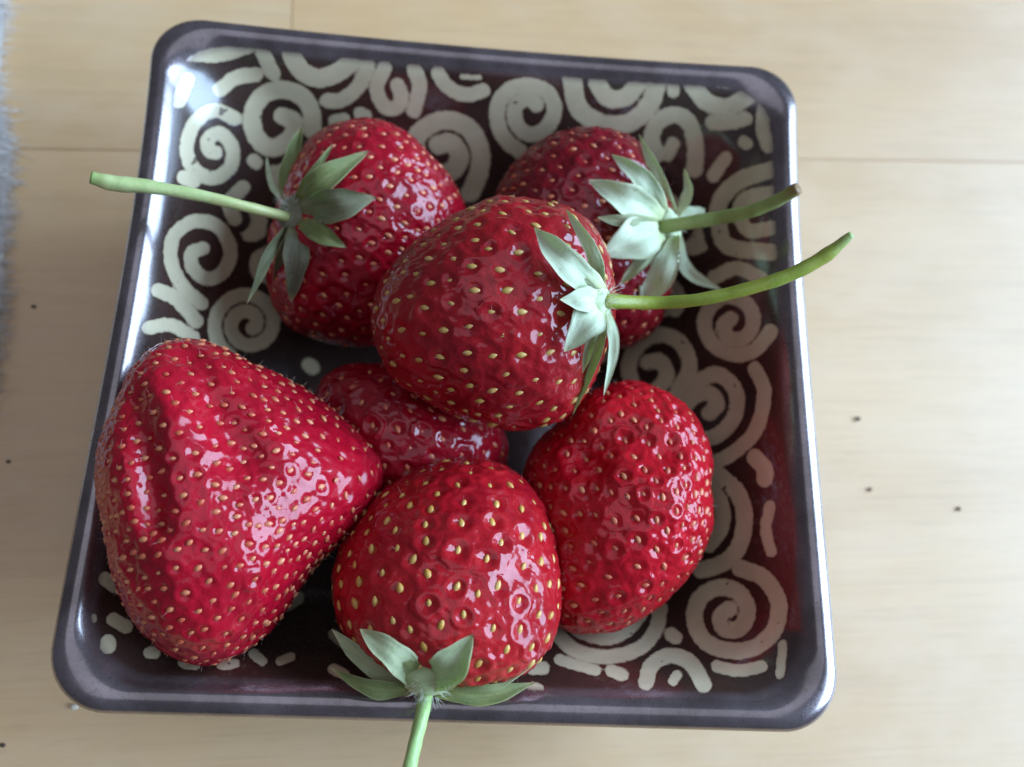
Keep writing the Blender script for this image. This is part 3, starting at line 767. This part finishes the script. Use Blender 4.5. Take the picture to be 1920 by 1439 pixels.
crown(Bb, (1255, 420, 0.5), 3.4, (0.7, 0.1, 0.7), LEAF_PALE, STEM_B,
      [(1240, 427, 2), (1330, 412, 40), (1400, 398, 44), (1455, 378, 47.5), (1497, 353, 51)], [1.3, 1.25, 1.2, 1.15, 1.15], [
    (LEAF_PALE, [(1265, 400, 1.0), (1235, 330, 4), (1198, 252, 4)], 2.6, 0.5),
    (LEAF_PALE, [(1245, 400, 1.2), (1205, 335, 3.4), (1147, 290, 2.2)], 3.9, 0.1),
    (LEAF_PALE, [(1240, 408, 1.4), (1175, 372, 3), (1103, 338, 1.8)], 5.4, 0.0),
    (LEAF_PALE, [(1240, 430, 1.4), (1190, 450, 2.8), (1128, 478, 1.4)], 7.6, 0.0),
    (LEAF_PALE, [(1252, 440, 1.2), (1235, 510, 3.0), (1205, 582, 2.2)], 7.4, -0.2),
    (LEAF_PALE, [(1270, 440, 1.0), (1290, 510, 3.5), (1360, 548, 30)], 2.8, 0.4),
    (LEAF_PALE, [(1270, 405, 1.0), (1292, 360, 4), (1283, 315, 5)], 2.4, 0.6),
    (LEAF_PALE, [(1265, 415, 1.0), (1300, 402, 3), (1322, 392, 3)], 3.4, 0.3),
    (LEAF_MID, [(1240, 420, 1.0), (1180, 415, 2.0), (1120, 408, 1.2)], 3.0, 0.3),
    (LEAF_MID, [(1248, 438, 1.0), (1205, 490, 2.0), (1162, 535, 1.4)], 3.2, -0.3)])
crown(Cc, (1125, 560, 0.8), 2.9, (0.8, 0.0, 0.6), LEAF_PALE, STEM_C,
      [(1128, 565, 2.0), (1220, 568, 53), (1310, 562, 55.5), (1400, 543, 58), (1480, 516, 60), (1550, 478, 62), (1597, 440, 64)], [1.25, 1.08, 1.05, 1.05, 1.1, 1.15, 0.6], [
    (LEAF_PALE, [(1130, 548, 1.2), (1110, 470, 4.5), (1062, 393, 4)], 2.6, 0.4),
    (LEAF_PALE, [(1125, 550, 1.4), (1065, 495, 4.2), (1002, 428, 2.6)], 4.8, 0.0),
    (LEAF_PALE, [(1125, 560, 1.6), (1095, 562, 3.2), (1050, 562, 1.8)], 4.0, 0.0),
    (LEAF_PALE, [(1125, 572, 1.4), (1100, 605, 4.0), (1058, 660, 2.2)], 5.4, 0.1),
    (LEAF_MID, [(1130, 578, 1.2), (1122, 660, 4.0), (1074, 778, 3.4)], 2.3, -0.6),
    (LEAF_PALE, [(1135, 576, 1.2), (1150, 650, 4.0), (1132, 742, 3.0)], 2.2, 0.5),
    (LEAF_MID, [(1126, 553, 1.1), (1085, 525, 2.4), (1035, 495, 1.2)], 2.4, 0.3),
    (LEAF_MID, [(1128, 575, 1.1), (1112, 630, 2.8), (1092, 700, 2.0)], 2.4, -0.2)])
crown(Ff, (802, 1278, 1.5), 3.6, (0.0, -0.9, 0.4), LEAF_MID, STEM_F,
      [(800, 1288, 2.5), (793, 1335, 46), (780, 1385, 47.5), (768, 1439, 49), (757, 1500, 49), (752, 1560, 48)], [1.15, 1.05, 1.0, 1.0, 1.0, 1.1], [
    (LEAF_MID, [(790, 1285, 1.4), (700, 1250, 5), (622, 1180, 7)], 3.4, 0.2),
    (LEAF_MID, [(790, 1280, 1.6), (740, 1230, 4.2), (675, 1180, 3.0)], 4.4, -0.1),
    (LEAF_GREEN, [(785, 1292, 43), (700, 1290, 44), (620, 1253, 42)], 2.8, 0.5),
    (LEAF_MID, [(803, 1280, 1.6), (845, 1250, 4.0), (887, 1190, 2.6)], 5.4, 0.1),
    (LEAF_MID, [(810, 1290, 1.4), (915, 1285, 3.5), (1012, 1238, 4)], 2.7, 0.3),
    (LEAF_GREEN, [(815, 1296, 43), (910, 1305, 44), (1003, 1281, 42.5)], 3.2, 0.2),
    (LEAF_GREEN, [(797, 1282, 1.2), (765, 1240, 2.4), (735, 1205, 1.4)], 2.4, 0.2)])

# ------------------------------------------------------------------ fuzzy grey cloth at the left
cloth = empty("wool_cloth", at(-60, 300, 0))
tag(cloth, "edge of a fuzzy pale grey woollen cloth lying on the wood", "cloth")
cb = at(-60, 300, 0)
edge = catmull([(2, -140), (6, 0), (4, 90), (-4, 190), (10, 250), (18, 310), (12, 380), (8, 460), (4, 560), (-6, 650), (-24, 740), (-54, 860)], 10)
vs, fs = [], []; m_ = 16
for i, (px, py) in enumerate(edge):
    p0 = at(px, py, 0.3)
    for j in range(m_):
        f = j / (m_ - 1)
        zz = 0.3 + 4.2 * math.sin(min(1, f * 2.2) * math.pi / 2) + 0.5 * math.sin(i * 0.7 + j) + 0.4 * math.sin(i * 1.9)
        vs.append(p0 + np.array([-60 * f, 2 * math.sin(i * 0.5) * f, 0]) * 1.0 + np.array([0, 0, max(0.05, zz - 0.3)]))
n = len(edge)
fs = [[i * m_ + j, i * m_ + j + 1, (i + 1) * m_ + j + 1, (i + 1) * m_ + j] for i in range(n - 1) for j in range(m_ - 1)]
o = mesh_obj("weave", np.array(vs), fs, M_CLOTH, cloth, True, cb)
hv, hf = [], []
rh = np.random.default_rng(4)
for _ in range(2600):
    i = rh.integers(0, n - 1); px, py = edge[i] + (edge[i + 1] - edge[i]) * rh.uniform()
    back = rh.uniform(0, 1) ** 1.6
    p = at(px, py, 0.3) + np.array([-14 * back, 0, 0.4 + 4.5 * math.sin(min(1, back * 0.5) * math.pi / 2) + rh.uniform(0, 1.2)])
    L = rh.uniform(1.5, 4.5) * (1.9 if rh.uniform() < 0.06 else 1); d = nrm(np.array([1.0, rh.normal(0, 0.28), rh.normal(0.05, 0.3)])); bend = np.array([0, rh.normal(0, 0.6), -0.7])
    s1 = nrm(np.cross(d, [0.1, 0.2, 1])); s2 = np.cross(d, s1); o0 = len(hv)
    for f, r in ((0, 0.10), (0.5, 0.08), (1, 0.02)):
        q = p + d * L * f + bend * f * f
        q[2] = max(q[2], 0.15)
        for a in range(3): hv.append(q + r * (s1 * math.cos(a * 2.1) + s2 * math.sin(a * 2.1)))
    for r in range(2):
        for a in range(3): hf.append([o0 + r * 3 + a, o0 + r * 3 + (a + 1) % 3, o0 + r * 3 + 3 + (a + 1) % 3, o0 + r * 3 + 3 + a])
o = mesh_obj("wool_fibres", np.array(hv), hf, M_CLOTH, cloth, True, cb); o['kind'] = 'stuff'

# ------------------------------------------------------------------ crumbs
def crumb(px, py, r, mat, label, group=None, seed=1, name="crumb"):
    bm = bmesh.new(); bmesh.ops.create_icosphere(bm, subdivisions=2, radius=1.0)
    V_ = np.array([v.co[:] for v in bm.verts]); F_ = [[v.index for v in f.verts] for f in bm.faces]; bm.free()
    r = r * 0.85; V_ = V_ * (1 + 0.28 * wave_noise(V_, 2.5, seed))[:, None] * np.array([r, r * 0.75, r * 0.5])
    p = at(px, py, 0); V_[:, 2] -= V_[:, 2].min()
    o = mesh_obj(name, V_, F_, mat, None, True); o.location = [p[0] * MM, p[1] * MM, 0.0]
    tag(o, label, "crumb", group)
DG = "dark crumbs on the bare wood"
for k_, (px, py, r, lab) in enumerate([(1607, 786, 0.72, 0), (1630, 918, 0.6, 0), (1797, 955, 0.6, 0), (64, 576, 0.6, 1), (16, 866, 0.55, 1), (6, 1398, 0.6, 1)]):
    crumb(px, py, r, M_CRUMB, ("tiny dark crumb on the brightly lit wood on the dish's window side", "tiny dark crumb on the shaded wood between the dish and the woollen cloth")[lab], DG, 20 + k_)
crumb(140, 1326, 0.9, M_CRUMB_PALE, "small whitish crumb on the wood by a corner of the dish", None, 40)
